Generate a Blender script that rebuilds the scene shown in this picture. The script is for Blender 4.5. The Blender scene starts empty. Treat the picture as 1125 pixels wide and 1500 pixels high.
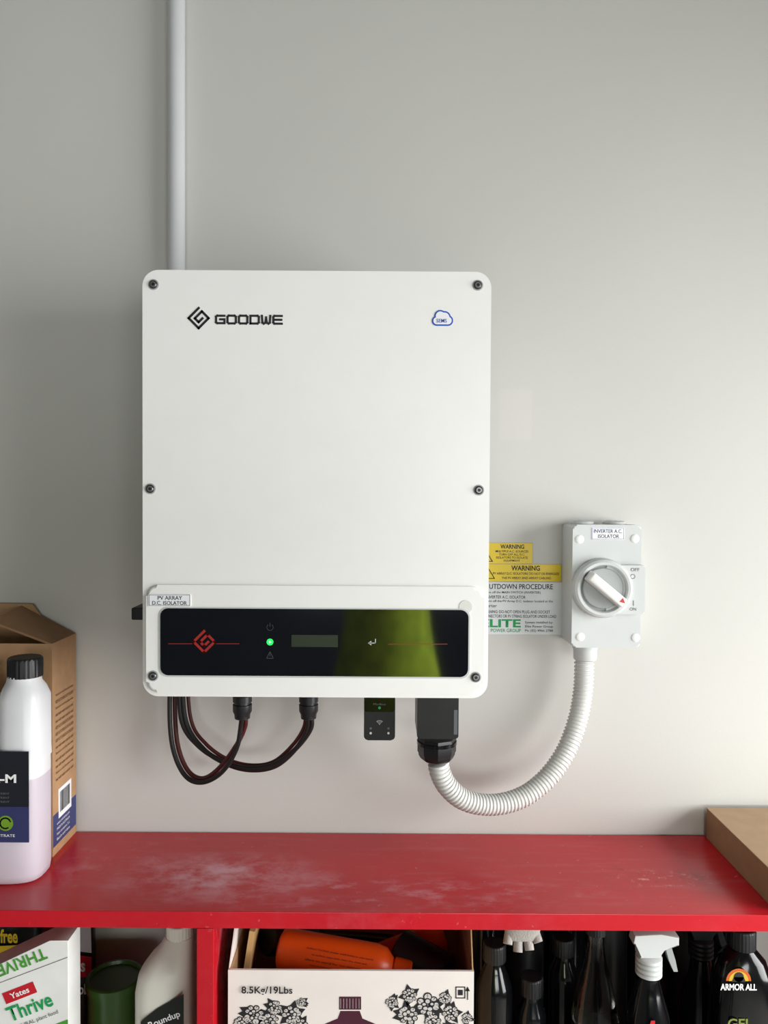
import bpy, bmesh, math, random
from mathutils import Vector, Matrix, Euler
random.seed(4)
sc = bpy.context.scene
sc.view_settings.view_transform = 'Standard'

# ------------------------------------------------------------------ camera
F = 1127.0
CAM = Vector((0, -1.10, 1.488))
RM = Matrix.Rotation(math.radians(90-1.3), 3, 'X') @ Matrix.Rotation(math.radians(0.35), 3, 'Z')
cd = bpy.data.cameras.new('camera'); cam = bpy.data.objects.new('camera', cd)
sc.collection.objects.link(cam)
cd.sensor_fit = 'VERTICAL'; cd.sensor_height = 36; cd.lens = F/1500*36
cd.clip_start = 0.01
cam.matrix_world = Matrix.Translation(CAM) @ RM.to_4x4()
sc.camera = cam

def W(px, py, y):
    """metric position of a measured photo point on the vertical plane y"""
    d = RM @ Vector(((px-562.5)/F, -(py-750)/F, -1))
    return CAM + d*((y-CAM.y)/d.y)

# ------------------------------------------------------------------ materials
def lin(c):
    o = []
    for v in c[:3]:
        v /= 255.0
        o.append(v/12.92 if v <= .04045 else ((v+.055)/1.055)**2.4)
    return tuple(o)
MC = {}
def mat(name, col, rough=.5, metal=0, var=.06, scale=25, bump=0, bscale=None, trans=0, emit=0, coat=0, spec=.5, ior=1.45, alpha=1):
    if name in MC: return MC[name]
    m = bpy.data.materials.new(name); m.use_nodes = True
    nt = m.node_tree; b = nt.nodes['Principled BSDF']
    c = lin(col)
    tc = nt.nodes.new('ShaderNodeTexCoord')
    nz = nt.nodes.new('ShaderNodeTexNoise'); nz.inputs['Scale'].default_value = scale; nz.inputs['Detail'].default_value = 4
    nt.links.new(tc.outputs['Object'], nz.inputs['Vector'])
    rp = nt.nodes.new('ShaderNodeValToRGB')
    rp.color_ramp.elements[0].position = .3; rp.color_ramp.elements[1].position = .7
    rp.color_ramp.elements[0].color = tuple(x*(1-var) for x in c)+(1,)
    rp.color_ramp.elements[1].color = tuple(min(1, x*(1+var)) for x in c)+(1,)
    nt.links.new(nz.outputs['Fac'], rp.inputs['Fac'])
    nt.links.new(rp.outputs['Color'], b.inputs['Base Color'])
    b.inputs['Roughness'].default_value = rough; b.inputs['Metallic'].default_value = metal
    b.inputs['Specular IOR Level'].default_value = spec; b.inputs['IOR'].default_value = ior
    b.inputs['Transmission Weight'].default_value = trans
    b.inputs['Coat Weight'].default_value = coat
    b.inputs['Alpha'].default_value = alpha
    if emit:
        b.inputs['Emission Color'].default_value = c+(1,); b.inputs['Emission Strength'].default_value = emit
    if bump:
        n2 = nt.nodes.new('ShaderNodeTexNoise'); n2.inputs['Scale'].default_value = bscale or scale*6
        nt.links.new(tc.outputs['Object'], n2.inputs['Vector'])
        bp = nt.nodes.new('ShaderNodeBump'); bp.inputs['Strength'].default_value = bump; bp.inputs['Distance'].default_value = .002
        nt.links.new(n2.outputs['Fac'], bp.inputs['Height']); nt.links.new(bp.outputs['Normal'], b.inputs['Normal'])
    MC[name] = m
    return m

def M(name): return MC[name]

# ------------------------------------------------------------------ mesh helpers
def group(name):
    e = bpy.data.objects.new(name, None); e.empty_display_size = .05
    sc.collection.objects.link(e); return e
def mk(name, bm, m, parent=None, smooth=True, ang=35):
    bmesh.ops.recalc_face_normals(bm, faces=bm.faces)
    me = bpy.data.meshes.new(name); bm.to_mesh(me); bm.free()
    if m: me.materials.append(m)
    if smooth:
        for p in me.polygons: p.use_smooth = True
        try: me.set_sharp_from_angle(angle=math.radians(ang))
        except Exception: pass
    o = bpy.data.objects.new(name, me); sc.collection.objects.link(o)
    if parent: o.parent = parent
    return o
def wn(o):
    md = o.modifiers.new('weighted_normals', 'WEIGHTED_NORMAL'); md.mode = 'FACE_AREA'; md.weight = 100; md.keep_sharp = True
    return o
def box(name, x0, x1, y0, y1, z0, z1, m, parent=None, bev=0, seg=2, rot=None):
    bm = bmesh.new(); bmesh.ops.create_cube(bm, size=1)
    c = Vector(((x0+x1)/2, (y0+y1)/2, (z0+z1)/2))
    bmesh.ops.scale(bm, vec=(abs(x1-x0), abs(y1-y0), abs(z1-z0)), verts=bm.verts)
    if bev: bmesh.ops.bevel(bm, geom=bm.edges[:], offset=bev, segments=seg, affect='EDGES', profile=.5)
    if rot: bmesh.ops.transform(bm, matrix=rot.to_4x4(), verts=bm.verts)
    bmesh.ops.translate(bm, vec=c, verts=bm.verts)
    o = mk(name, bm, m, parent)
    return wn(o) if bev else o
def rr_pts(w, h, r, cs=8):
    pts = []
    for (sx, sz, a0) in ((1, 1, 0), (-1, 1, 90), (-1, -1, 180), (1, -1, 270)):
        for i in range(cs+1):
            a = math.radians(a0+90*i/cs)
            pts.append((sx*(w/2-r)+r*math.cos(a), sz*(h/2-r)+r*math.sin(a)))
    return pts
def prism(name, pts, yb, yf, m, parent=None, bev=0, seg=4):
    bm = bmesh.new()
    bk = [bm.verts.new((x, yb, z)) for x, z in pts]; fr = [bm.verts.new((x, yf, z)) for x, z in pts]
    n = len(pts)
    bm.faces.new(bk); ff = bm.faces.new(fr)
    for i in range(n): bm.faces.new((bk[i], bk[(i+1) % n], fr[(i+1) % n], fr[i]))
    if bev: bmesh.ops.bevel(bm, geom=list(ff.edges), offset=bev, segments=seg, affect='EDGES', profile=.5)
    return wn(mk(name, bm, m, parent))
def rprism(name, px0, py0, px1, py1, r, yb, yf, m, parent=None, bev=0, seg=4, cs=8):
    a = W((px0+px1)/2, (py0+py1)/2, yf); s = F/(yf-CAM.y)
    return prism(name, [(a.x+x, a.z+z) for x, z in rr_pts((px1-px0)/s, (py1-py0)/s, r, cs)], yb, yf, m, parent, bev, seg)
def lathe(name, prof, loc, m, parent=None, axis='Z', seg=32, sx=1, sy=1, caps=True):
    bm = bmesh.new(); rings = []
    for r, h in prof:
        rg = []
        for i in range(seg):
            a = 2*math.pi*i/seg
            x, y = r*math.cos(a)*sx, r*math.sin(a)*sy
            if axis == 'Z': v = (x, y, h)
            elif axis == 'Y': v = (x, -h, y)
            else: v = (h, x, y)
            rg.append(bm.verts.new(Vector(v)+Vector(loc)))
        rings.append(rg)
    for a, b in zip(rings, rings[1:]):
        for i in range(seg): bm.faces.new((a[i], a[(i+1) % seg], b[(i+1) % seg], b[i]))
    if caps: bm.faces.new(rings[0]); bm.faces.new(rings[-1])
    return mk(name, bm, m, parent)
def loft(name, secs, m, parent=None, n=36, ex=3.0):
    """secs: (z,cx,cy,hx,hy[,exp])"""
    bm = bmesh.new(); rings = []
    for s in secs:
        z, cx, cy, hx, hy = s[:5]; e = s[5] if len(s) > 5 else ex
        rg = []
        for i in range(n):
            a = 2*math.pi*i/n; c, sn = math.cos(a), math.sin(a)
            rg.append(bm.verts.new((cx+hx*math.copysign(abs(c)**(2/e), c), cy+hy*math.copysign(abs(sn)**(2/e), sn), z)))
        rings.append(rg)
    for a, b in zip(rings, rings[1:]):
        for i in range(n): bm.faces.new((a[i], a[(i+1) % n], b[(i+1) % n], b[i]))
    bm.faces.new(rings[0]); bm.faces.new(rings[-1])
    return mk(name, bm, m, parent, ang=50)
def smooth_path(pts, sub=12):
    P = [pts[0]*2-pts[1]]+pts+[pts[-1]*2-pts[-2]]; out = []
    for i in range(1, len(P)-2):
        for k in range(sub):
            t = k/sub; a, b, c, d = P[i-1], P[i], P[i+1], P[i+2]
            out.append(.5*((2*b)+(c-a)*t+(2*a-5*b+4*c-d)*t*t+(3*b-a-3*c+d)*t**3))
    out.append(pts[-1]); return out
def tube(name, pts, r, m, parent=None, n=12, rib=None, sub=12):
    path = smooth_path(pts, sub)
    L = [0]
    for a, b in zip(path, path[1:]): L.append(L[-1]+(b-a).length)
    if rib:
        pitch, amp = rib; cnt = int(L[-1]/pitch)*6; new = []; j = 0
        for k in range(cnt+1):
            s = L[-1]*k/cnt
            while j < len(L)-2 and L[j+1] < s: j += 1
            t = (s-L[j])/(L[j+1]-L[j]); new.append(path[j].lerp(path[j+1], t))
        path = new
    bm = bmesh.new(); rings = []; nrm = None
    for i, p in enumerate(path):
        t = (path[min(i+1, len(path)-1)]-path[max(i-1, 0)]).normalized()
        if nrm is None:
            nrm = t.orthogonal().normalized()
        nrm = (nrm-t*nrm.dot(t)).normalized(); bn = t.cross(nrm)
        rr = r
        if rib: rr = r - rib[1]*(0 if (i % 6) in (1, 2, 3) else 1)
        rings.append([bm.verts.new(p+(nrm*math.cos(2*math.pi*k/n)+bn*math.sin(2*math.pi*k/n))*rr) for k in range(n)])
    for a, b in zip(rings, rings[1:]):
        for i in range(n): bm.faces.new((a[i], a[(i+1) % n], b[(i+1) % n], b[i]))
    bm.faces.new(rings[0]); bm.faces.new(rings[-1])
    return mk(name, bm, m, parent, ang=60)
RX90 = Matrix.Rotation(math.radians(90), 4, 'X')
def text(name, s, mx, w, h, m, parent=None, bold=.0, align='C'):
    cu = bpy.data.curves.new(name, 'FONT'); cu.body = s; cu.offset = bold
    cu.align_x = {'C': 'CENTER', 'L': 'LEFT'}[align]; cu.resolution_u = 3
    t = bpy.data.objects.new(name, cu); sc.collection.objects.link(t)
    bpy.context.view_layer.update()
    me = bpy.data.meshes.new_from_object(t.evaluated_get(bpy.context.evaluated_depsgraph_get()))
    bpy.data.objects.remove(t)
    xs = [v.co.x for v in me.vertices]; ys = [v.co.y for v in me.vertices]
    x0, x1, y0, y1 = min(xs), max(xs), min(ys), max(ys)
    fx = w/(x1-x0); fy = h/(y1-y0) if h else fx
    for v in me.vertices:
        v.co = Vector(((v.co.x-(x0+x1)/2)*fx, (v.co.y-(y0+y1)/2)*fy, 0))
    me.transform(mx); me.materials.clear(); me.materials.append(m)
    o = bpy.data.objects.new(name, me); sc.collection.objects.link(o)
    if parent: o.parent = parent
    return o
def T(name, s, px0, py0, px1, py1, y, m, parent=None, bold=.0, align='C'):
    c = W((px0+px1)/2, (py0+py1)/2, y); k = F/(y-CAM.y)
    return text(name, s, Matrix.Translation(c) @ RX90, (px1-px0)/k, (py1-py0)/k, m, parent, bold, align)
def shapes(name, polys, y, m, parent=None, mx=None):
    bm = bmesh.new()
    for p in polys:
        bm.faces.new([bm.verts.new((x, y, z)) for x, z in p])
    if mx: bmesh.ops.transform(bm, matrix=mx, verts=bm.verts)
    return mk(name, bm, m, parent, smooth=False)
def circ(cx, cz, r, n=28): return [(cx+r*math.cos(2*math.pi*i/n), cz+r*math.sin(2*math.pi*i/n)) for i in range(n)]
def stroke(pts, w):
    out = []
    for (a, b) in zip(pts, pts[1:]):
        a = Vector(a); b = Vector(b); d = (b-a).normalized()*(w/2); n = Vector((-d.y, d.x))
        a2 = a-d; b2 = b+d
        out.append([tuple(a2+n), tuple(b2+n), tuple(b2-n), tuple(a2-n)])
    return out
def arc(cx, cz, r, a0, a1, n=10): return [(cx+r*math.cos(math.radians(a0+(a1-a0)*i/n)), cz+r*math.sin(math.radians(a0+(a1-a0)*i/n))) for i in range(n+1)]
def rect(px0, py0, px1, py1, y):
    a = W(px0, py0, y); b = W(px1, py1, y); return [(a.x, a.z), (b.x, a.z), (b.x, b.z), (a.x, b.z)]
def pts(L, y): return [(W(a, b, y).x, W(a, b, y).z) for a, b in L]

# palette
mat('plastic_white', (234, 234, 232), .38, var=.01)
mat('cover_white', (240, 240, 238), .35, var=.010, bump=.02, bscale=900)
mat('grey_plastic', (198, 202, 201), .42, var=.02)
mat('grey_plastic_dark', (158, 162, 161), .45, var=.03)
mat('conduit_pvc', (198, 200, 202), .35, var=.02)
mat('flex_conduit', (206, 206, 203), .45, var=.03)
mat('black_plastic', (20, 21, 23), .4, var=.2)
mat('black_gloss', (10, 11, 13), .12, var=.2)
mat('ink_black', (28, 28, 32), .6)
mat('ink_dark', (50, 52, 62), .6)
mat('ink_grey', (90, 93, 96), .6)
mat('ink_blue', (35, 85, 190), .5)
mat('ink_red', (200, 40, 40), .4)
mat('ink_green', (20, 150, 80), .5)
mat('ink_white', (235, 235, 235), .5)
mat('label_white', (238, 240, 244), .4, var=.01)
mat('sign_yellow', (228, 198, 25), .4, var=.03)
mat('sign_white', (215, 220, 221), .4, var=.02)
mat('steel', (130, 130, 130), .35, metal=.8)
mat('dark_metal', (60, 62, 64), .5, metal=.6)
mat('aluminium', (150, 152, 155), .45, metal=.8)
mat('cable_black', (24, 22, 22), .45)
mat('cable_red', (74, 28, 27), .45)
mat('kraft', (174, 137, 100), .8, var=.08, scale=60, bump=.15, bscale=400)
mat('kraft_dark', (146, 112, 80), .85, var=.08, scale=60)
mat('carton_print', (228, 220, 214), .6, var=.03)
mat('red_line', (150, 32, 28), .4, emit=.10)
mat('led_green', (30, 235, 95), .4, emit=.8)
mat('icon_dim', (66, 74, 76), .4, emit=.05)
mat('enter_white', (190, 195, 195), .4)
mat('lcd', (30, 42, 22), .3, var=.05)
mat('glass_black', (6, 8, 16), .05, var=.1, spec=.95, ior=1.6)
mat('orange_plastic', (228, 80, 18), .35, var=.05)
mat('concrete', (150, 147, 143), .85, var=.15, scale=4, bump=.2)
mat('ceiling_paint', (108, 108, 100), .85, var=.02)
mat('room_paint', (105, 109, 113), .8, var=.03)
mat('side_paint', (118, 119, 115), .8, var=.03)
mat('frame_paint', (190, 190, 186), .5)

# wall paint: grey-white with roller texture and faint marks
def wall_mat():
    m = mat('wall_paint', (199, 199, 194), .62, var=.022, scale=2.2, bump=.05, bscale=260)
    nt = m.node_tree; b = nt.nodes['Principled BSDF']
    src = b.inputs['Base Color'].links[0].from_socket
    g = nt.nodes.new('ShaderNodeNewGeometry'); sp = nt.nodes.new('ShaderNodeSeparateXYZ'); nt.links.new(g.outputs['Position'], sp.inputs[0])
    def mask(c0, c1, z0, z1):
        vals = []
        for out, lo, hi in (('X', c0, c1), ('Z', z0, z1)):
            for v, flip in ((lo, 0), (hi, 1)):
                mr = nt.nodes.new('ShaderNodeMapRange'); mr.interpolation_type = 'SMOOTHSTEP'
                nt.links.new(sp.outputs[out], mr.inputs[0])
                mr.inputs[1].default_value = v-.003; mr.inputs[2].default_value = v+.003
                if flip: mr.inputs[3].default_value = 1; mr.inputs[4].default_value = 0
                vals.append(mr.outputs[0])
        cur = vals[0]
        for v in vals[1:]:
            mu = nt.nodes.new('ShaderNodeMath'); mu.operation = 'MULTIPLY'; nt.links.new(cur, mu.inputs[0]); nt.links.new(v, mu.inputs[1]); cur = mu.outputs[0]
        return cur
    a = W(732, 570, 0); c = W(779, 645, 0)
    k = mask(a.x, c.x, c.z, a.z)
    mu = nt.nodes.new('ShaderNodeMath'); mu.operation = 'MULTIPLY'; mu.inputs[1].default_value = .14; nt.links.new(k, mu.inputs[0])
    mx = nt.nodes.new('ShaderNodeMix'); mx.data_type = 'RGBA'
    nt.links.new(mu.outputs[0], mx.inputs[0]); nt.links.new(src, mx.inputs[6]); mx.inputs[7].default_value = lin((228, 218, 212))+(1,)
    nt.links.new(mx.outputs[2], b.inputs['Base Color'])
    return m
WALL = wall_mat()

def red_mat():
    m = mat('red_painted_timber', (190, 22, 36), .24, var=.10, scale=5, bump=.10, bscale=70)
    nt = m.node_tree; b = nt.nodes['Principled BSDF']; N = nt.nodes.new; Lk = nt.links.new
    src = b.inputs['Base Color'].links[0].from_socket
    g = N('ShaderNodeNewGeometry')
    def blot(c, rad, sc_, scale, lo, hi, detail=10):
        mp = N('ShaderNodeMapping'); mp.vector_type = 'TEXTURE'; mp.inputs['Location'].default_value = c; mp.inputs['Scale'].default_value = rad
        Lk(g.outputs['Position'], mp.inputs['Vector'])
        ln = N('ShaderNodeVectorMath'); ln.operation = 'LENGTH'; Lk(mp.outputs[0], ln.inputs[0])
        mr = N('ShaderNodeMapRange'); mr.interpolation_type = 'SMOOTHSTEP'; Lk(ln.outputs['Value'], mr.inputs[0])
        mr.inputs[1].default_value = 0.1; mr.inputs[2].default_value = 1; mr.inputs[3].default_value = 1; mr.inputs[4].default_value = 0
        m2 = N('ShaderNodeMapping'); m2.inputs['Scale'].default_value = sc_; Lk(g.outputs['Position'], m2.inputs['Vector'])
        nz = N('ShaderNodeTexNoise'); nz.inputs['Scale'].default_value = scale; nz.inputs['Detail'].default_value = detail; nz.inputs['Roughness'].default_value = .7
        Lk(m2.outputs[0], nz.inputs['Vector'])
        r2 = N('ShaderNodeMapRange'); Lk(nz.outputs['Fac'], r2.inputs[0]); r2.inputs[1].default_value = lo; r2.inputs[2].default_value = hi
        mu = N('ShaderNodeMath'); mu.operation = 'MULTIPLY'; Lk(mr.outputs[0], mu.inputs[0]); Lk(r2.outputs[0], mu.inputs[1])
        return mu.outputs[0]
    layers = [(blot((-.21, -.128, 1), (.18, .080, .3), (1, 1.3, 1), 16, .43, .62), (222, 172, 184), .75),
              (blot((-.03, -.165, 1), (.42, .06, .3), (1, 2.2, 1), 20, .50, .66), (214, 146, 158), .65),
              (blot((-.40, -.10, 1), (.2, .10, .3), (1, 1.4, 1), 24, .52, .74), (212, 140, 152), .5),
              (blot((.05, -.10, 1), (.9, .2, .3), (.6, 5, 1), 14, .52, .80), (205, 110, 122), .45),
              (blot((.05, -.10, 1), (.9, .2, .3), (1, 1, 1), 120, .68, .74, 2), (220, 160, 168), .4),
              (blot((.36, -.13, 1), (.09, .030, .3), (1, 1.5, 1), 70, .56, .62), (225, 160, 155), .7),
              (blot((.36, -.12, 1), (.11, .04, .3), (1, 1.5, 1), 50, .55, .62), (105, 10, 20), .9)]
    for mk_, col, amt in layers:
        mu = N('ShaderNodeMath'); mu.operation = 'MULTIPLY'; mu.inputs[1].default_value = amt; Lk(mk_, mu.inputs[0])
        mx = N('ShaderNodeMix'); mx.data_type = 'RGBA'; Lk(mu.outputs[0], mx.inputs[0]); Lk(src, mx.inputs[6]); mx.inputs[7].default_value = lin(col)+(1,)
        src = mx.outputs[2]
    Lk(src, b.inputs['Base Color'])
    return m
RED = red_mat()

# ------------------------------------------------------------------ room
RX0, RX1, RY = -1.7, 2.2, -4.6
H = 2.5
box('wall_back', RX0-.1, RX1+.1, 0, .1, 0, H, WALL)
box('floor', RX0-.1, RX1+.1, RY-.1, .1, -.1, 0, M('concrete'))
box('ceiling', RX0-.1, RX1+.1, RY-.1, .1, H, H+.1, M('ceiling_paint'))
box('wall_left', RX0-.1, RX0, RY, 0, 0, H, M('side_paint'))
DY0, DY1, DZ0, DZ = -1.9, -.36, .45, 1.95     # side opening
g = group('wall_right')
box('wall_section_near', RX1, RX1+.1, DY1, 0, 0, H, M('side_paint'), g)
box('wall_section_far', RX1, RX1+.1, RY, DY0, 0, H, M('side_paint'), g)
box('wall_section_head', RX1, RX1+.1, DY0, DY1, DZ, H, M('side_paint'), g)
box('wall_section_sill', RX1, RX1+.1, DY0, DY1, 0, DZ0, M('side_paint'), g)
g = group('window_1')
for nm, a in (('jamb_near', (DY1-.04, DY1, DZ0, DZ)), ('jamb_far', (DY0, DY0+.04, DZ0, DZ)), ('head', (DY0, DY1, DZ-.04, DZ)), ('sill', (DY0, DY1, DZ0, DZ0+.04))):
    box(nm, RX1+.01, RX1+.06, a[0], a[1], a[2], a[3], M('frame_paint'), g)
FX0, FX1, FZ0, FZ1 = -.6, 2.0, .80, 1.66
g = group('wall_front')
box('section_left', RX0, FX0, RY-.1, RY, 0, H, M('room_paint'), g)
box('section_right', FX1, RX1, RY-.1, RY, 0, H, M('room_paint'), g)
box('section_low', FX0, FX1, RY-.1, RY, 0, FZ0, M('room_paint'), g)
box('section_head', FX0, FX1, RY-.1, RY, FZ1, H, M('room_paint'), g)
g = group('fill_light_window')  # unseen window, added to frame the front fill lamp
for nm, a in (('jamb_left', (FX0, FX0+.04, FZ0, FZ1)), ('jamb_right', (FX1-.04, FX1, FZ0, FZ1)), ('head', (FX0, FX1, FZ1-.04, FZ1)), ('sill', (FX0, FX1, FZ0, FZ0+.04)), ('mullion', (.68, .72, FZ0, FZ1))):
    box(nm, a[0], a[1], RY-.07, RY-.02, a[2], a[3], M('frame_paint'), g)

def area(name, loc, rot, sx, sy, p, col, spread=180):
    l = bpy.data.lights.new(name, 'AREA'); l.shape = 'RECTANGLE'; l.size = sx; l.size_y = sy; l.energy = p; l.color = col
    l.spread = math.radians(spread)
    o = bpy.data.objects.new(name, l); o.location = loc; o.rotation_euler = rot; sc.collection.objects.link(o); return o
# skylight falls inwards and downwards through the side window; front lamp is added fill
area('window_daylight_side', (RX1-.30, (DY0+DY1)/2, (DZ+DZ0)/2), (0, math.radians(66), 0), DZ-DZ0, DY1-DY0, 68, (1, 1, .99), 140)
area('front_fill_light', ((FX0+FX1)/2, RY+.20, (FZ0+FZ1)/2), (math.radians(72), 0, 0), FX1-FX0, FZ1-FZ0, 50, (.985, .995, 1), 140)  # fill lamp added behind the camera to lift the shadows
w = bpy.data.worlds.new('sky'); sc.world = w; w.use_nodes = True
w.node_tree.nodes['Background'].inputs[0].default_value = (.8, .85, .95, 1); w.node_tree.nodes['Background'].inputs[1].default_value = .6

# ------------------------------------------------------------------ shelf unit
SZ = 1.0; SF = -.213; ST = .020
g = group('storage_shelf_unit')
box('top_board', -.95, 1.15, SF, -.002, SZ-ST, SZ, RED, g, bev=.0012)
DVX = W(288, 1430, SF).x
for nm, x in (('divider_1', DVX), ('end_panel_1', -.95), ('divider_2', .62), ('end_panel_2', 1.13)):
    box(nm, x, x+.020, SF, -.002, .04, SZ-ST-.0003, RED, g, bev=.001)
for nm, z in (('middle_board', .68), ('lower_board', .38), ('bottom_board', .08)):
    for k, (a, b) in enumerate(((-.93, DVX), (DVX+.020, .62), (.64, 1.13))):
        box(f'{nm}_{k+1}', a+.0003, b-.0003, SF+.003, -.002, z-ST, z, RED, g, bev=.001)
box('kick_board', -.94, 1.14, SF+.03, SF+.045, 0, .06, RED, g)
BZ = .6803

# ------------------------------------------------------------------ rigid conduit
g = group('electrical_conduit')
t = W(258, 200, -.014)
lathe('pipe', [(.0122, 1.25), (.0122, 2.499)], (t.x, -.0135, 0), M('conduit_pvc'), g, seg=32)
lathe('saddle_band', [(.0135, 2.30), (.0138, 2.302), (.0138, 2.318), (.0135, 2.32)], (t.x, -.014, 0), M('conduit_pvc'), g)

# ------------------------------------------------------------------ inverter
g = group('solar_inverter')
YF = -.185; YL = -.1885
c = W(463, 711, YF)
s = F/(YF-CAM.y)
IW, IH = 508/s, 624/s
zb = c.z-IH/2
prism('front_cover', [(c.x+x, c.z+z) for x, z in rr_pts(IW, IH, .019, 10)], -.125, YF, M('cover_white'), g, bev=.011, seg=8)
prism('cover_rim', [(c.x+x, c.z+z) for x, z in rr_pts(IW-.006, IH-.006, .016, 8)], -.119, -.1255, M('grey_plastic_dark'), g)
prism('rear_housing', [(c.x+x, c.z+z) for x, z in rr_pts(IW-.024, IH-.028, .010, 6)], -.045, -.1195, M('aluminium'), g)
fins = group('heatsink'); fins.parent = g
for i in range(26):
    x = c.x-IW/2+.05+i*(IW-.08)/25
    box(f'fin_{i+1}', x-.001, x+.001, -.0445, -.028, c.z-.22, c.z+.22, M('aluminium'), fins)
box('mounting_bracket', c.x-.15, c.x+.15, -.0285, -.0265, c.z-.02, c.z+.08, M('steel'), g)
for k_ in (-1, 1): box(f'bracket_spacer_{k_+2}', c.x+k_*.1-.02, c.x+k_*.1+.02, -.0265, -.0005, c.z, c.z+.05, M('steel'), g)
zt_l = W(463, 858, YL).z; zb_l = zb+.0050
hl = zt_l-zb_l
prism('lower_fascia', [(c.x+x, (zt_l+zb_l)/2+z) for x, z in rr_pts(IW-.0100, hl, .0135, 8)], YF+.006, YL, M('cover_white'), g, bev=.0044, seg=6)
rprism('display_surround', 231.5, 890, 689.5, 993.5, .0105, YL+.002, YL-.0006, M('grey_plastic'), g, bev=.0004, seg=2)
YG = YL-.0012
rprism('display_glass', 234, 892, 687, 991, .0095, YL+.001, YG, M('glass_black'), g)
# screws
for k, (px, py) in enumerate(((225, 417), (700, 418), (220.5, 716), (701.5, 718), (224.5, 990), (697, 992))):
    yy = YL if k > 3 else YF
    p = W(px, py, yy)
    sg = group(f'cover_screw_{k+1}'); sg.parent = g
    lathe('recess', [(.0064, -.006), (.0064, .0004), (.0054, .0007)], (p.x, yy, p.z), M('grey_plastic_dark'), sg, 'Y', 24)
    lathe('head', [(.0050, .0), (.0050, .0014), (.0042, .0022)], (p.x, yy, p.z), M('dark_metal'), sg, 'Y', 24)
    lathe('washer', [(.0036, .0022), (.0032, .0026), (.0022, .0026)], (p.x, yy, p.z), M('steel'), sg, 'Y', 24)
    lathe('socket', [(.0020, .0027), (.0019, .0028)], (p.x, yy, p.z), M('black_plastic'), sg, 'Y', 6)
# logo
def spiral(cx, cz, r):
    q = [(1, 1), (-1, 1), (-1, -1), (1, -1), (1, .35), (-.4, .35), (-.4, -.4), (.35, -.4)]
    a = math.radians(45); k = r/1.414
    P = [(cx+k*(x*math.cos(a)-z*math.sin(a)), cz+k*(x*math.sin(a)+z*math.cos(a))) for x, z in q]
    return stroke(P, r*.24)
yy = YF-.0004
p = W(291, 466, yy); shapes('logo_emblem', spiral(p.x, p.z, .0118), yy, M('ink_black'), g)
u = 1/s
GL = {'G': [[(1, .98), (.15, .98), (0, .85), (0, .15), (.15, .02), (1, .02), (1, .52), (.5, .52)]],
      'O': [[(.15, 1), (.85, 1), (1, .85), (1, .15), (.85, 0), (.15, 0), (0, .15), (0, .85), (.15, 1)]],
      'D': [[(0, 0), (0, 1), (.85, 1), (1, .85), (1, .15), (.85, 0), (0, 0)]],
      'W': [[(0, 1), (.06, .12), (.22, 0), (.42, .12), (.5, .8), (.58, .12), (.78, 0), (.94, .12), (1, 1)]],
      'E': [[(1, 1), (.12, 1), (0, .85), (0, .15), (.12, 0), (1, 0)], [(0, .5), (.95, .5)]]}
L_ = []; o_ = W(316.5, 475, yy); lw, lh = 12.2*u, 11.2*u
for i, ch in enumerate('GOODWE'):
    for pl in GL[ch]:
        L_ += stroke([(o_.x+i*16.7*u+a_*lw, o_.z+1.4*u+b_*lh) for a_, b_ in pl], 3.2*u)
bm = bmesh.new()
for i, pl in enumerate(L_): bm.faces.new([bm.verts.new((x_, yy-.000005*(i % 5), z_)) for x_, z_ in pl])
mk('logo_lettering', bm, M('ink_black'), g, smooth=False)
# cloud badge
p = W(648, 466, yy)
def cloud(gr):
    L = [circ(p.x-8*u, p.z-4*u, (6+gr)*u), circ(p.x+8*u, p.z-3.5*u, (6.5+gr)*u), circ(p.x-3*u, p.z+3*u, (7.5+gr)*u), circ(p.x+3*u, p.z+1*u, (8+gr)*u)]
    L.append([(p.x-8*u, p.z-(10+gr)*u), (p.x+8*u, p.z-(10+gr)*u), (p.x+8*u, p.z+2*u), (p.x-8*u, p.z+2*u)])
    return L
for i, poly in enumerate(cloud(1.3)): shapes(f'badge_outline_{i+1}', [poly], yy-.00002*i, M('ink_blue'), g)
for i, poly in enumerate(cloud(-.9)): shapes(f'badge_fill_{i+1}', [poly], yy-.0003-.00002*i, M('label_white'), g)
T('badge_text', 'SEMS', 639.5, 467, 654.5, 472.5, yy-.0006, M('ink_blue'), g, bold=.01)
# sticker
rprism('isolator_sticker', 217, 870, 279.5, 888.5, .0015, YL+.001, YL-.0008, M('label_white'), g, cs=3)
shapes('sticker_border', stroke(pts([(218.5, 871.5), (278, 871.5), (278, 887), (218.5, 887), (218.5, 871.5)], YL-.0009), .0005), YL-.0009, M('ink_grey'), g)
T('sticker_text_1', 'PV ARRAY', 231, 873, 267, 878.7, YL-.001, M('ink_dark'), g, bold=.008)
T('sticker_text_2', 'D.C. ISOLATOR', 223, 880.5, 274, 886.2, YL-.001, M('ink_dark'), g, bold=.008)
p = W(682, 889, YL); mat('film', (218, 218, 214), .3)
lathe('film_dot', [(.0078, 0), (.0078, .0003)], (p.x, YL-.0002, p.z), M('film'), g, 'Y', 32)
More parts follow.
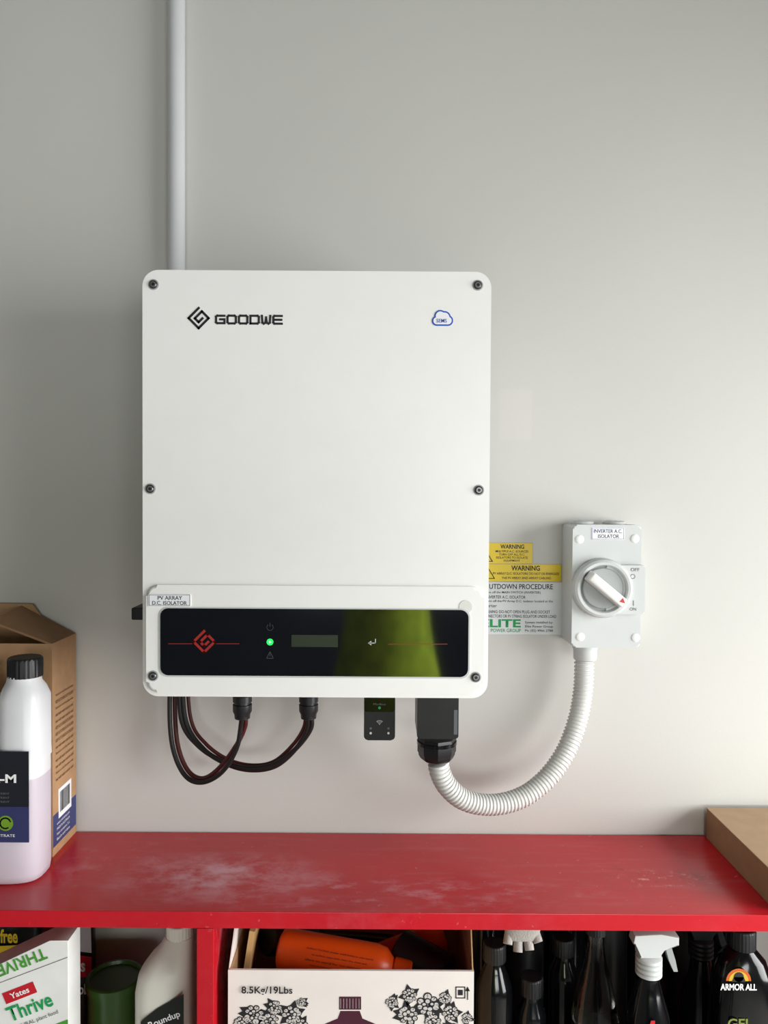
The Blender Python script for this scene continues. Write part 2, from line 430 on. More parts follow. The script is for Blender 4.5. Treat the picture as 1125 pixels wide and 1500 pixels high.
# display graphics
yg = YG-.0003
p = W(299, 940, yg); shapes('display_emblem', spiral(p.x, p.z, .0125), yg, M('red_line'), g)
shapes('display_lines', stroke(pts([(247, 943), (281, 943)], yg), .0007)+stroke(pts([(317, 943), (350, 943)], yg), .0007)+stroke(pts([(569, 943.5), (655, 943.5)], yg), .0007), yg, M('red_line'), g)
p = W(395.5, 940.5, yg)
lathe('status_led', [(.0040, 0), (.0040, .0003)], (p.x, yg+.0002, p.z), M('led_green'), g, 'Y', 24)
shapes('status_arrow', [[(p.x-.0012, p.z+.0019), (p.x+.002, p.z), (p.x-.0012, p.z-.0019)]], yg-.0003, M('ink_white'), g)
p = W(395.5, 919, yg)
shapes('power_icon', stroke(arc(p.x, p.z, .0038, 130, 410), .0006)+stroke([(p.x, p.z+.001), (p.x, p.z+.005)], .0006), yg, M('icon_dim'), g)
p = W(395.5, 960, yg)
shapes('fault_icon', stroke([(p.x-.004, p.z-.0035), (p.x, p.z+.0045), (p.x+.004, p.z-.0035), (p.x-.004, p.z-.0035)], .0006)+stroke([(p.x, p.z-.001), (p.x, p.z+.002)], .0006), yg, M('icon_dim'), g)
shapes('lcd_screen', [rect(427, 930, 495, 948, yg)], yg, M('lcd'), g)
shapes('enter_icon', stroke(pts([(550, 936.5), (550, 942), (541, 942)], yg), .0010)+[pts([(539, 942), (544, 938.5), (544, 945.5)], yg)], yg, M('enter_white'), g)
# side dc isolator switch
p = W(200, 900, -.115)
sg = group('dc_switch'); sg.parent = g
xs_ = c.x-IW/2+.012
lathe('collar', [(.021, 0), (.021, -.014), (.018, -.017)], (xs_, -.085, p.z), M('black_plastic'), sg, 'X', 32)
lathe('neck', [(.012, -.017), (.012, -.030)], (xs_, -.085, p.z), M('black_plastic'), sg, 'X', 32)
box('handle', xs_-.050, xs_-.028, -.112, -.058, p.z-.008, p.z+.008, M('black_plastic'), sg, bev=.002)

# wifi dongle
sg = group('communication_dongle')
rprism('dongle_body', 533, 1018, 579, 1085, .005, -.098, -.120, M('black_plastic'), sg, bev=.0018, seg=3)
rprism('dongle_step', 534, 1020, 578, 1043, .002, -.1195, -.1215, M('black_gloss'), sg, bev=.0006, seg=2)
yd = -.1204
p = W(556, 1061, yd)
shapes('wifi_icon', stroke(arc(p.x, p.z, .0018, 45, 135, 6), .0006)+stroke(arc(p.x, p.z, .0034, 45, 135, 6), .0006)+stroke(arc(p.x, p.z, .005, 45, 135, 6), .0006)+[circ(p.x, p.z, .0006, 10)], yd, M('ink_white'), sg)
for k, (a, b) in enumerate(((543, 1067), (543, 1074), (569, 1067), (569, 1074))):
    p = W(a, b, yd); lathe(f'led_{k+1}', [(.0015, -.0004), (.0015, .0002)], (p.x, yd, p.z), M('grey_plastic' if k % 2 else 'ink_grey'), sg, 'Y', 12)
p = W(556, 1037, -.122); lathe('led_port', [(.0018, -.001), (.0018, .0003)], (p.x, -.1215, p.z), M('ink_green'), sg, 'Y', 12)
T('dongle_text', 'Modbus', 547, 1030, 565, 1033, -.1218, M('ink_grey'), sg)
# ac connector
sg = group('ac_terminal_cover')
rprism('cover_box', 611, 1010, 672, 1083, .003, -.085, -.150, M('black_plastic'), sg, bev=.002, seg=3)
x = W(640, 1090, -.122)
zn = W(640, 1082, -.12).z
lathe('gland_nut', [(.0240, 0), (.0248, -.002), (.0248, -.018), (.0235, -.020), (.0235, -.022), (.0210, -.027), (.018, -.029)], (x.x, -.120, zn+.002), M('black_plastic'), sg, seg=8)
lathe('gland_ring', [(.0256, 0), (.0256, -.004)], (x.x, -.120, zn-.002), M('black_gloss'), sg, seg=32)
shapes('rating_label', [rect(665, 1040, 670, 1076, -.1505)], -.1505, M('ink_grey'), sg)

# dc cables
g = group('solar_cables')
YC = -.105
def gland(nm, px, y, r):
    zt = W(px, 1022, y).z+.003; zl = W(px, 1053, y).z; x = W(px, 1040, y).x
    lathe(nm, [(r, zt), (r, zt-.008), (r*.86, zt-.0085), (r*.86, zt-.011), (r*1.0, zt-.0115), (r*1.0, zt-.020), (r*.84, zt-.024), (r*.80, zl+.001), (r*.62, zl)], (x, y, 0), M('black_plastic'), g, seg=16)
    lathe(nm+'_stem', [(r*.8, zt-.001), (r*.8, zb+.013)], (x, y, 0), M('black_plastic'), g, seg=16)
gland('pv_connector_1', 355, YC, .0125)
gland('pv_connector_2', 452, YC, .0125)
def cab(nm, L, m, r=.0032):
    n = len(L); P = []
    for i, (a, b) in enumerate(L):
        y = -.03 + (YC+.03)*(i/(n-1))**.8
        P.append(W(a, b, y+{'1': .0, '2': .007}[nm[-1]]))
    P[0].z = zb-.001
    tube(nm, P, r, M(m), g, n=10)
cab('loop_a_1', [(249, 1000), (249, 1060), (256, 1106), (273, 1138), (297, 1146), (325, 1131), (346, 1098), (353, 1062), (354, 1045)], 'cable_black')
cab('loop_a_2', [(256, 1000), (257, 1060), (263, 1102), (278, 1132), (299, 1140), (322, 1124), (346, 1092), (359, 1064), (359, 1045)], 'cable_red')
cab('loop_b_1', [(266, 1000), (272, 1055), (297, 1096), (332, 1119), (368, 1128), (404, 1122), (434, 1096), (450, 1068), (451, 1045)], 'cable_black')
cab('loop_b_2', [(273, 1000), (280, 1055), (302, 1090), (335, 1113), (370, 1121), (402, 1115), (430, 1090), (445, 1066), (448, 1045)], 'cable_red', .0026)
cab('loop_c_1', [(262, 1000), (266, 1055), (290, 1092), (326, 1115), (362, 1125), (400, 1120), (432, 1098), (455, 1068), (456, 1045)], 'cable_black')

# ------------------------------------------------------------------ isolator
g = group('rotary_isolator_switch')
YI = -.062
cI = W(888.5, 859, YI); k = F/(YI-CAM.y); iw, ih = 101/k, 181/k
prism('rear_enclosure', [(cI.x+x, cI.z+z) for x, z in rr_pts(iw-.001, ih-.001, .005, 5)], -.001, -.038, M('grey_plastic'), g)
prism('seam_gasket', [(cI.x+x, cI.z+z) for x, z in rr_pts(iw-.003, ih-.003, .005, 5)], -.037, -.040, M('grey_plastic_dark'), g)
prism('front_lid', [(cI.x+x, cI.z+z) for x, z in rr_pts(iw, ih, .006, 6)], -.0395, YI, M('grey_plastic'), g, bev=.0022, seg=4)
for k2, (a, b) in enumerate(((849, 790), (930, 789), (850, 933), (931, 934))):
    p = W(a, b, YI)
    lathe(f'lid_screw_cap_{k2+1}', [(.006, -.001), (.0058, .0006), (.0045, .0014)], (p.x, YI, p.z), M('plastic_white'), g, 'Y', 20)
for k2, a in enumerate((854, 901)):
    p = W(a, 768, -.035)
    lathe(f'entry_plug_{k2+1}', [(.0145, -.002), (.0155, 0), (.0155, .003), (.012, .0045)], (p.x, -.030, cI.z+ih/2), M('grey_plastic'), g, seg=28)
rprism('isolator_label', 867, 773, 914.5, 790.5, .001, YI+.0005, YI-.0006, M('label_white'), g, cs=3)
shapes('label_border', stroke(pts([(868, 774), (913.5, 774), (913.5, 789.7), (868, 789.7), (868, 774)], YI-.0007), .0005), YI-.0007, M('ink_blue'), g)
T('label_text_1', 'INVERTER A.C.', 870, 775.3, 911.5, 780.8, YI-.0008, M('ink_dark'), g, bold=.008)
T('label_text_2', 'ISOLATOR', 876, 782.8, 907, 788.3, YI-.0008, M('ink_dark'), g, bold=.008)
rprism('switch_tab', 888, 828, 945, 900, .003, YI+.002, -.070, M('grey_plastic'), g, bev=.0012, seg=3)
p = W(886, 863, -.080)
lathe('dial_ring', [(.0400, -.001), (.0400, .009), (.0385, .0135), (.0355, .0155), (.0325, .0150), (.0310, .0125), (.0310, .004)], (p.x, YI, p.z), M('grey_plastic'), g, 'Y', 64, caps=False)
lathe('dial_base', [(.0315, 0), (.0315, .006)], (p.x, YI, p.z), M('grey_plastic_dark'), g, 'Y', 48)
lathe('knob_disc', [(.0275, .005), (.0275, .009), (.0262, .0102)], (p.x, YI, p.z), M('grey_plastic_dark'), g, 'Y', 48)
# handle bar
ang = math.atan2(-(885-843), 918-867)
bm = bmesh.new(); bmesh.ops.create_cube(bm, size=1); bmesh.ops.scale(bm, vec=(.060, .022, .0155), verts=bm.verts)
for v in bm.verts:
    if v.co.y < 0: v.co.z *= .82; v.co.x *= .96
bmesh.ops.bevel(bm, geom=bm.edges[:], offset=.0025, segments=3, affect='EDGES', profile=.5)
bmesh.ops.rotate(bm, matrix=Matrix.Rotation(-ang, 3, 'Y'), verts=bm.verts)
bmesh.ops.translate(bm, vec=(p.x+.001, -.082, p.z), verts=bm.verts)
mk('knob_handle', bm, M('plastic_white'), g)
yh = -.0933
q = W(912, 880, yh)
shapes('pointer_mark', [[(q.x-.004, q.z-.0015), (q.x+.0035, q.z-.0035), (q.x+.0006, q.z+.004)]], yh, M('ink_red'), g)
T('off_text', 'OFF', 924, 832, 937, 837, -.0704, M('ink_grey'), g)
q = W(927, 844.5, -.0704); shapes('off_ring', stroke(arc(q.x, q.z, .003, 0, 360, 20), .0005), -.0704, M('ink_grey'), g)
shapes('on_bar', stroke(pts([(928, 880), (928, 887)], -.0704), .0008), -.0704, M('ink_grey'), g)
T('on_text', 'ON', 922.5, 890, 932, 894.5, -.0704, M('ink_grey'), g)

# flexible conduit
g = group('flexible_conduit')
L = [(642, 1117, -.120), (645, 1132, -.119), (655, 1151, -.116), (675, 1169, -.110), (703, 1178, -.101), (737, 1177, -.090), (772, 1164, -.078), (804, 1137, -.066), (829, 1100, -.055), (846, 1055, -.044), (854, 1010, -.037), (856, 968, -.034)]
tube('corrugated_tube', [W(*q) for q in L], .0137, M('flex_conduit'), g, n=24, rib=(.0052, .0016))
zt = cI.z-ih/2
q = W(857, 962, -.034)
lathe('adaptor', [(.0175, zt-.0005), (.0175, zt-.006), (.0162, zt-.0065), (.0160, zt-.020), (.0150, zt-.022)], (q.x, -.034, 0), M('grey_plastic'), g, seg=32)

# ------------------------------------------------------------------ signs
g = group('warning_sign')
ys = -.0012
def plate(nm, r, m, y=ys, par=None):
    a = W(r[0], r[1], y); b = W(r[2], r[3], y)
    return box(nm, a.x, b.x, y, -.0001, b.z, a.z, M(m), par, bev=.0003, seg=1)
yt = ys-.0003
def trih(px, py, r, par):
    q = W(px, py, yt)
    shapes('hazard_triangle', stroke([(q.x-r, q.z-r*.75), (q.x, q.z+r*.9), (q.x+r, q.z-r*.75), (q.x-r, q.z-r*.75)], .0011)+stroke([(q.x, q.z-r*.2), (q.x, q.z+r*.4)], .0012), yt, M('ink_black'), par)
plate('plate', (680, 795, 780, 825.5), 'sign_yellow', par=g)
trih(709, 813, .012, g)
T('heading', 'WARNING', 733, 797.5, 768, 804, yt, M('ink_black'), g, bold=.02)
for i, s_ in enumerate(('MULTIPLE A.C. SOURCES', 'TURN OFF ALL D.C.', 'ISOLATORS TO ISOLATE', 'EQUIPMENT')):
    hw = (24, 19, 23, 12)[i]
    T(f'line_{i+1}', s_, 750-hw, 806+i*4.6, 750+hw, 809.3+i*4.6, yt, M('ink_black'), g, bold=.006)
g = group('warning_sign')
plate('plate', (690, 826, 822, 852), 'sign_yellow', par=g)
trih(712, 838, .012, g)
T('heading', 'WARNING', 749, 828.5, 791, 836, yt, M('ink_black'), g, bold=.02)
T('line_1', 'PV ARRAY D.C. ISOLATORS DO NOT DE-ENERGIZE', 722, 838.5, 819, 842, yt, M('ink_black'), g, bold=.006)
T('line_2', 'THE PV ARRAY AND ARRAY CABLING', 735, 845, 807, 848.5, yt, M('ink_black'), g, bold=.006)
g = group('shutdown_procedure_sign')
plate('plate', (690, 852.5, 824, 930), 'sign_white', par=g)
T('heading', 'SHUTDOWN PROCEDURE', 706, 855.5, 810, 863, yt, M('ink_black'), g, bold=.012)
for i, (s_, x1) in enumerate((('1. Turn off the MAIN SWITCH (INVERTER)', 792), ('or INVERTER A.C. ISOLATOR', 770), ('2. Turn off the PV Array D.C. isolator located at the', 810), ('inverter', 728), ('WARNING: DO NOT OPEN PLUG AND SOCKET', 806), ('CONNECTORS OR PV STRING ISOLATOR UNDER LOAD', 815))):
    y0 = 866+i*6.4+(2.5 if i > 3 else 0)
    T(f'line_{i+1}', s_, 706, y0, x1, y0+4.4, yt, M('ink_dark'), g, bold=.006)
T('installer_name', 'ELITE', 705, 907, 763, 919, yt, M('ink_green'), g, bold=.03)
T('installer_sub', 'POWER GROUP', 719, 921, 763, 926, yt, M('ink_green'), g, bold=.008)
for i, s_ in enumerate(('System installed by:', 'Elite Power Group', 'Ph: (02) 4966 2788')):
    T(f'installer_line_{i+1}', s_, 769, 910+i*6, 810, 914.4+i*6, yt, M('ink_dark'), g, bold=.008)

# ------------------------------------------------------------------ right cardboard box on shelf
g = group('cardboard_carton')
x0 = .463; zt = SZ+.0445
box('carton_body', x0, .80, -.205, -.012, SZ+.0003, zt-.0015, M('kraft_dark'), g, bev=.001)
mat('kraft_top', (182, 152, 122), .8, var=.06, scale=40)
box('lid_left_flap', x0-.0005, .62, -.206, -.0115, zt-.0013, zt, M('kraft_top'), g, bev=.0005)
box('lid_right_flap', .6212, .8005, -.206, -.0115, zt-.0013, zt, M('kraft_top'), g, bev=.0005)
mat('tape', (165, 130, 92), .25)
box('packing_tape', .596, .645, -.2065, -.011, zt+.0001, zt+.0004, M('tape'), g)

# ------------------------------------------------------------------ left cardboard box
g = group('cardboard_box')
bx1 = -.440; bx0 = -.66; by0 = -.082; by1 = -.004; bz = 1.287
th = .0025
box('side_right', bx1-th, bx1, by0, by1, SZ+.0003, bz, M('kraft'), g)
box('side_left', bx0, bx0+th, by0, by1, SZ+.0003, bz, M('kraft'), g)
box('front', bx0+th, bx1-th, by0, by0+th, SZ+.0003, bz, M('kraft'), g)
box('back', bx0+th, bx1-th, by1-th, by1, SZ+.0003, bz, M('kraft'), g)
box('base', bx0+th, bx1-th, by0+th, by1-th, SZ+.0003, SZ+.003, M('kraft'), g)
bm = bmesh.new()
e = [(bx1, by0, bz), (bx1, by1, bz), (bx1-.075, by1-.003, bz+.040), (bx1-.085, by0+.005, bz+.030)]
v1 = [bm.verts.new(q) for q in e]; v2 = [bm.verts.new((q[0]-.001, q[1], q[2]-.0025)) for q in e]
bm.faces.new(v1); bm.faces.new(v2)
for i in range(4): bm.faces.new((v1[i], v1[(i+1) % 4], v2[(i+1) % 4], v2[i]))
mk('flap_right', bm, M('kraft_dark'), g, smooth=False)
bm = bmesh.new()
e = [(bx0, by1-.001, bz), (bx1-.03, by1-.001, bz), (bx1-.06, by1-.002, bz+.042), (bx0, by1-.002, bz+.044)]
v1 = [bm.verts.new(q) for q in e]; v2 = [bm.verts.new((q[0], q[1]-.002, q[2])) for q in e]
bm.faces.new(v1); bm.faces.new(v2)
for i in range(4): bm.faces.new((v1[i], v1[(i+1) % 4], v2[(i+1) % 4], v2[i]))
mk('flap_back', bm, M('kraft'), g, smooth=False)
mat('box_blue', (55, 62, 110), .6)
box('blue_band', bx1-.0001, bx1+.0003, by0+.001, by1-.001, SZ+.012, SZ+.055, M('box_blue'), g)
box('barcode_label', bx1-.0001, bx1+.0005, by0+.018, by1-.018, SZ+.045, SZ+.085, M('label_white'), g)
SX = Matrix.Rotation(math.radians(90), 4, 'Z') @ RX90
bm = bmesh.new()
yy_ = by0+.022; random.seed(2)
while yy_ < by1-.023:
    wv = random.choice((.0006, .001, .0016)); r_ = [bm.verts.new((bx1+.0007, a, b)) for a, b in ((yy_, SZ+.052), (yy_+wv, SZ+.052), (yy_+wv, SZ+.080), (yy_, SZ+.080))]
    bm.faces.new(r_); yy_ += wv+random.choice((.0006, .001))
mk('barcode', bm, M('ink_black'), g, smooth=False)
mat('ink_brown', (100, 68, 44), .7)
for i in range(14):
    text(f'print_line_{i+1}', random.choice(('DIRECTIONS FOR USE APPLY EVENLY', 'Store in a cool dry place away', 'KEEP OUT OF REACH OF CHILDREN', 'mix with water and stir until')), Matrix.Translation((bx1+.0004, (by0+by1)/2, SZ+.215-i*.0088)) @ SX, .058, .0044, M('ink_brown'), g, bold=.008)
for i, (s_, z_) in enumerate((('www.nutrients.com', .040), ('MADE IN AUSTRALIA', .033), ('Net contents 5 L', .026), ('Batch and date', .019))):
    text(f'print_block_{i+1}', s_, Matrix.Translation((bx1+.0006, (by0+by1)/2-.006, SZ+z_)) @ SX, .042, .0036, M('ink_white' if z_ < .042 else 'ink_brown'), g)

# ------------------------------------------------------------------ left bottle
def bottle_mat():
    m = mat('milky_plastic', (222, 223, 226), .32, var=.02)
    nt = m.node_tree; b = nt.nodes['Principled BSDF']
    g_ = nt.nodes.new('ShaderNodeNewGeometry'); s_ = nt.nodes.new('ShaderNodeSeparateXYZ'); nt.links.new(g_.outputs['Position'], s_.inputs[0])
    mr = nt.nodes.new('ShaderNodeMapRange'); nt.links.new(s_.outputs['Z'], mr.inputs[0])
    zl = W(60, 1132, -.13).z
    mr.inputs[1].default_value = zl-.001; mr.inputs[2].default_value = zl+.001
    mx = nt.nodes.new('ShaderNodeMix'); mx.data_type = 'RGBA'; nt.links.new(mr.outputs[0], mx.inputs[0])
    mx.inputs[6].default_value = lin((196, 187, 197))+(1,)
    nt.links.new(b.inputs['Base Color'].links[0].from_socket, mx.inputs[7]); nt.links.new(mx.outputs[2], b.inputs['Base Color'])
    b.inputs['Subsurface Weight'].default_value = .2; b.inputs['Subsurface Radius'].default_value = (.015, .015, .015)
    return m
BM = bottle_mat()
g = group('twin_neck_bottle')
yb = -.128; xr = W(68, 1150, yb).x; xl = xr-.125
def zz(py): return W(40, py, yb).z
def sec(z, a, b, hy, e=3.5): return (z, (a+b)/2, yb, (b-a)/2, hy, e)
zs_ = zz(1100)
xm = xr-.054
loft('bottle_body', [sec(SZ+.0005, xl+.006, xr-.006, .027), sec(SZ+.004, xl+.001, xr-.001, .032), sec(SZ+.012, xl, xr, .034), sec(zs_-.02, xl, xr, .034), sec(zs_-.006, xl+.002, xr, .033), sec(zs_, xl+.008, xr, .031)], BM, g)
loft('main_column', [sec(zs_-.008, xm, xr, .032), sec(zs_+.004, xm+.001, xr, .030), sec(zz(1020), xm+.001, xr, .029), sec(zz(1006), xm+.003, xr-.003, .026, 2.6), sec(zz(997), xm+.006, xr-.007, .021, 2.2), sec(zz(988), xm+.007, xr-.008, .0205, 2)], BM, g)
loft('dosing_column', [sec(zs_-.008, xl+.010, xm-.006, .026), sec(zs_+.01, xl+.006, xm-.004, .027), sec(zz(1030), xl+.006, xm-.004, .027), sec(zz(1012), xl+.012, xm-.010, .020, 2.4), sec(zz(1000), xl+.016, xm-.014, .016, 2)], BM, g)
def cap(nm, x, y, z0, z1, r, m, par):
    bm = bmesh.new(); n = 96; rings = []
    for zc_, k_ in ((z0, 1), (z1-.003, 1), (z1-.001, .96), (z1, .90)):
        rings.append([bm.verts.new((x+r*k_*(1-.03*(i % 4 < 2)*(k_ == 1))*math.cos(2*math.pi*i/n), y+r*k_*(1-.03*(i % 4 < 2)*(k_ == 1))*math.sin(2*math.pi*i/n), zc_)) for i in range(n)])
    for a, b in zip(rings, rings[1:]):
        for i in range(n): bm.faces.new((a[i], a[(i+1) % n], b[(i+1) % n], b[i]))
    bm.faces.new(rings[0]); bm.faces.new(rings[-1])
    return mk(nm, bm, m, par, ang=30)
cx = W(37, 975, yb).x
cap('main_cap', cx, yb, zz(990), zz(962), .0212, M('black_plastic'), g)
cap('dosing_cap', (xl+xm)/2+.001, yb, zz(1002), zz(978), .016, M('black_plastic'), g)
yl = yb-.0345
lr = W(42, 1160, yl).x
mat('label_dark', (22, 24, 34), .4); mat('label_blue', (48, 52, 96), .4)
box('label_top', xl+.012, lr, yl-.0004, yl+.001, W(40, 1182, yl).z, W(40, 1101, yl).z, M('label_dark'), g)
box('label_bottom', xl+.012, lr, yl-.0004, yl+.001, W(40, 1234, yl).z, W(40, 1182, yl).z, M('label_blue'), g)
yl2 = yl-.0007
T('label_name', 'SEA-M', -38, 1134, 24, 1147, yl2, M('ink_white'), g, bold=.03)
for i in range(3): T(f'label_line_{i+1}', 'SOLUBLE NUTRIENT', -30, 1161+i*6, 14, 1164+i*6, yl2, M('ink_grey'), g)
q = W(8, 1206, yl2); mat('label_green', (110, 150, 40), .4)
shapes('label_badge', [circ(q.x, q.z, .0095)], yl2, M('label_green'), g)
shapes('label_badge_leaf', stroke(arc(q.x, q.z, .0065, 20, 300, 12), .0018), yl2-.0002, M('label_dark'), g)
T('label_foot', 'CONCENTRATE', -30, 1222, 22, 1226, yl2, M('ink_white'), g)

# ------------------------------------------------------------------ carton in middle bay with contents
g = group('open_carton')
yf = -.200; yk = -.030
a = W(334, 1470, yf); b = W(694, 1470, yf); zt = W(514, 1422, yf).z
x0, x1 = a.x, b.x
box('front_panel', x0, x1, yf, yf+.003, BZ, zt, M('carton_print'), g)
box('left_panel', x0, x0+.003, yf+.003, yk, BZ, zt, M('kraft'), g)
box('right_panel', x1-.003, x1, yf+.003, yk, BZ, zt, M('kraft'), g)
box('back_panel', x0, x1, yk, yk+.003, BZ, zt+.02, M('kraft'), g)
box('base_panel', x0+.003, x1-.003, yf+.003, yk, BZ, BZ+.003, M('kraft'), g)
# thin raised flaps hinged on the side panels
def quad(nm, e, m, t=(.0015, 0, 0)):
    bm = bmesh.new(); v1 = [bm.verts.new(q) for q in e]; v2 = [bm.verts.new(Vector(q)+Vector(t)) for q in e]
    bm.faces.new(v1); bm.faces.new(v2)
    for i in range(4): bm.faces.new((v1[i], v1[(i+1) % 4], v2[(i+1) % 4], v2[i]))
    return mk(nm, bm, m, g, smooth=False)
quad('left_flap', [(x0, yf+.004, zt), (x0, yk, zt), (x0+.004, yk-.01, zt+.048), (x0+.003, yf+.03, zt+.045)], M('carton_print'))
quad('right_flap', [(x1-.002, yf+.003, zt), (x1-.002, yk, zt), (x1-.004, yk-.01, zt+.048), (x1-.003, yf+.015, zt+.046)], M('kraft'))
yq = yf-.0004
T('weight_text', '8.5Kg/19Lbs', 353, 1445, 429, 1459, yq-.0015, M('ink_black'), g, bold=.018)
shapes('upright_marks', stroke(pts([(668, 1446), (681, 1446), (681, 1462), (668, 1462), (668, 1446)], yq), .0012)+[pts([(671, 1450), (678, 1450), (678, 1458), (671, 1458)], yq)]+stroke(pts([(685, 1464), (685, 1450)], yq), .0012)+[pts([(681.5, 1452), (685, 1445), (688.5, 1452)], yq)], yq, M('ink_black'), g)
random.seed(9)
dark = []; light = []; fine = []
kk = .9/F
def flower(px, py, r):
    q = W(px, py, yq)
    n = 8
    for ring, (rr_, sz_) in enumerate(((.72, .36), (.36, .28))):
        for i in range(n-ring*3):
            a = 2*math.pi*i/(n-ring*3)+random.random()*.5
            cx_, cz_ = q.x+r*rr_*kk*math.cos(a), q.z+r*rr_*kk*math.sin(a)
            sz2 = sz_*random.uniform(.85, 1.15)
            ry = random.uniform(.7, 1)
            (dark if ring == 0 else fine).append([(cx_+(x-cx_), cz_+(z-cz_)*ry) for x, z in circ(cx_, cz_, r*sz2*kk, 12)])
            (light if ring == 0 else fine2).append([(cx_+(x-cx_), cz_+(z-cz_)*ry) for x, z in circ(cx_, cz_, r*(sz2-.10)*kk, 10)])
            a2 = a; fine.extend(stroke([(cx_, cz_), (cx_+r*.25*kk*math.cos(a2), cz_+r*.25*kk*math.sin(a2))], .0005))
fine2 = []
def leaf(px, py, a, l):
    q = W(px, py, yq); d = Vector((math.cos(a), math.sin(a)))*l*kk; n = Vector((-d.y, d.x))*.28
    o = Vector((q.x, q.z)); dark.append([tuple(o), tuple(o+d*.5+n), tuple(o+d), tuple(o+d*.5-n)])
for (fx, fy, r) in ((372, 1486, 15), (402, 1476, 11), (427, 1486, 14), (395, 1497, 14), (354, 1500, 12), (442, 1468, 7), (600, 1458, 11), (627, 1472, 17), (652, 1462, 9), (660, 1484, 12), (598, 1487, 15), (574, 1468, 9), (634, 1497, 12), (684, 1492, 8), (440, 1502, 11), (360, 1518, 15), (410, 1518, 16), (620, 1520, 16), (665, 1512, 14)):
    flower(fx, fy, r)
    for _ in range(4): leaf(fx, fy, random.random()*6.28, r*1.6)
def layered(nm, L, y0, m):
    bm = bmesh.new()
    for i, pl in enumerate(L):
        yv = y0-(i % 12)*.00001
        bm.faces.new([bm.verts.new((x, yv, z)) for x, z in pl])
    mk(nm, bm, m, g, smooth=False)
mat('petal_grey', (196, 190, 186), .6, var=.12, scale=200)
layered('floral_print_dark', dark, yq, M('ink_black')); layered('floral_print_light', light, yq-.0003, M('petal_grey'))
layered('floral_print_fine', fine, yq-.0006, M('ink_black')); layered('floral_print_core', fine2, yq-.0009, M('petal_grey'))
mat('wine', (70, 22, 42), .5)
shapes('bottle_print', [pts([(497, 1460), (529, 1460), (529, 1479), (497, 1479)], yq), pts([(499, 1481), (527, 1481), (531, 1492), (550, 1500), (560, 1560), (466, 1560), (476, 1500), (495, 1492)], yq)], yq, M('wine'), g)
shapes('bottle_print_ridges', sum([stroke(pts([(499+i*4.5, 1463), (499+i*4.5, 1477)], yq-.0002), .0004) for i in range(7)], []), yq-.0002, M('petal_grey'), g)
mat('purple', (120, 60, 130), .5)
shapes('bottle_print_label', [pts([(482, 1502), (544, 1502), (550, 1555), (476, 1555)], yq-.0002)], yq-.0002, M('purple'), g)
# contents
sub = group('orange_bottle'); sub.parent = g
def lying(nm, prof, loc, rot, m, par, sy=1):
    o = lathe(nm, prof, (0, 0, 0), m, par, 'X', 28, 1, sy); o.rotation_euler = rot; o.location = loc; return o
q = W(498, 1406, -.135)
rt = (0, math.radians(5), math.radians(-8))
lc = (q.x, -.135, q.z)
lying('body', [(.016, -.080), (.023, -.077), (.026, -.070), (.026, .045), (.023, .058), (.013, .068), (.013, .076)], lc, rt, M('orange_plastic'), sub)
lying('cap', [(.0145, .070), (.0145, .090), (.013, .092)], lc, rt, M('orange_plastic'), sub)
R_ = Euler(rt).to_matrix().to_4x4()
for i in range(6):
    th_ = math.radians(46-i*13); rr_ = .0266
    text(f'print_{i+1}', ('DIRECTIONS shake well before use apply', 'to surface wipe with clean dry cloth and', 'allow to stand for ten minutes rinse', 'CAUTION keep out of reach of children')[i % 4], Matrix.Translation(lc) @ R_ @ Matrix.Translation((.002, -rr_*math.cos(th_), rr_*math.sin(th_))) @ Matrix.Rotation(math.radians(90)-th_, 4, 'X'), (.085, .07)[i % 2], .0024, M('ink_black'), sub)
sub = group('orange_can'); sub.parent = g
q = W(610, 1386, -.085)
lying('can_body', [(.019, -.05), (.021, -.046), (.021, .030), (.017, .038), (.010, .040)], (q.x, -.085, q.z), (0, math.radians(-14), math.radians(14)), M('orange_plastic'), sub)
sub = group('black_bottles'); sub.parent = g
q = W(520, 1378, -.055)
lying('body_1', [(.018, -.07), (.020, -.066), (.020, .05), (.012, .07), (.012, .09)], (q.x, -.055, q.z-.01), (0, math.radians(5), math.radians(3)), M('black_gloss'), sub)
lying('body_2', [(.02, -.04), (.022, -.036), (.022, .03), (.012, .04), (.012, .05)], (x0+.06, -.08, zt-.03), (0, math.radians(20), math.radians(40)), M('black_plastic'), sub)
lying('body_3', [(.02, -.04), (.026, -.036), (.026, .03), (.012, .04), (.012, .05)], (x1-.055, -.13, zt-.035), (0, math.radians(12), math.radians(-30)), M('black_plastic'), sub)
mat('timber', (190, 150, 100), .7, var=.15)
box('timber_offcut', x0+.012, x0+.019, -.16, -.05, zt-.06, zt+.024, M('timber'), sub, rot=Matrix.Rotation(.15, 3, 'Y'))
box('scrap_card', x0+.040, x0+.072, -.062, -.058, zt-.03, zt+.022, M('timber'), sub, rot=Matrix.Rotation(-.5, 3, 'Y'))
mat('blue_print', (50, 60, 150), .5)
lying('blue_tube', [(.008, -.04), (.010, -.036), (.010, .03), (.006, .038)], (x0+.15, -.05, zt+.022), (0, .1, -.1), M('blue_print'), sub)

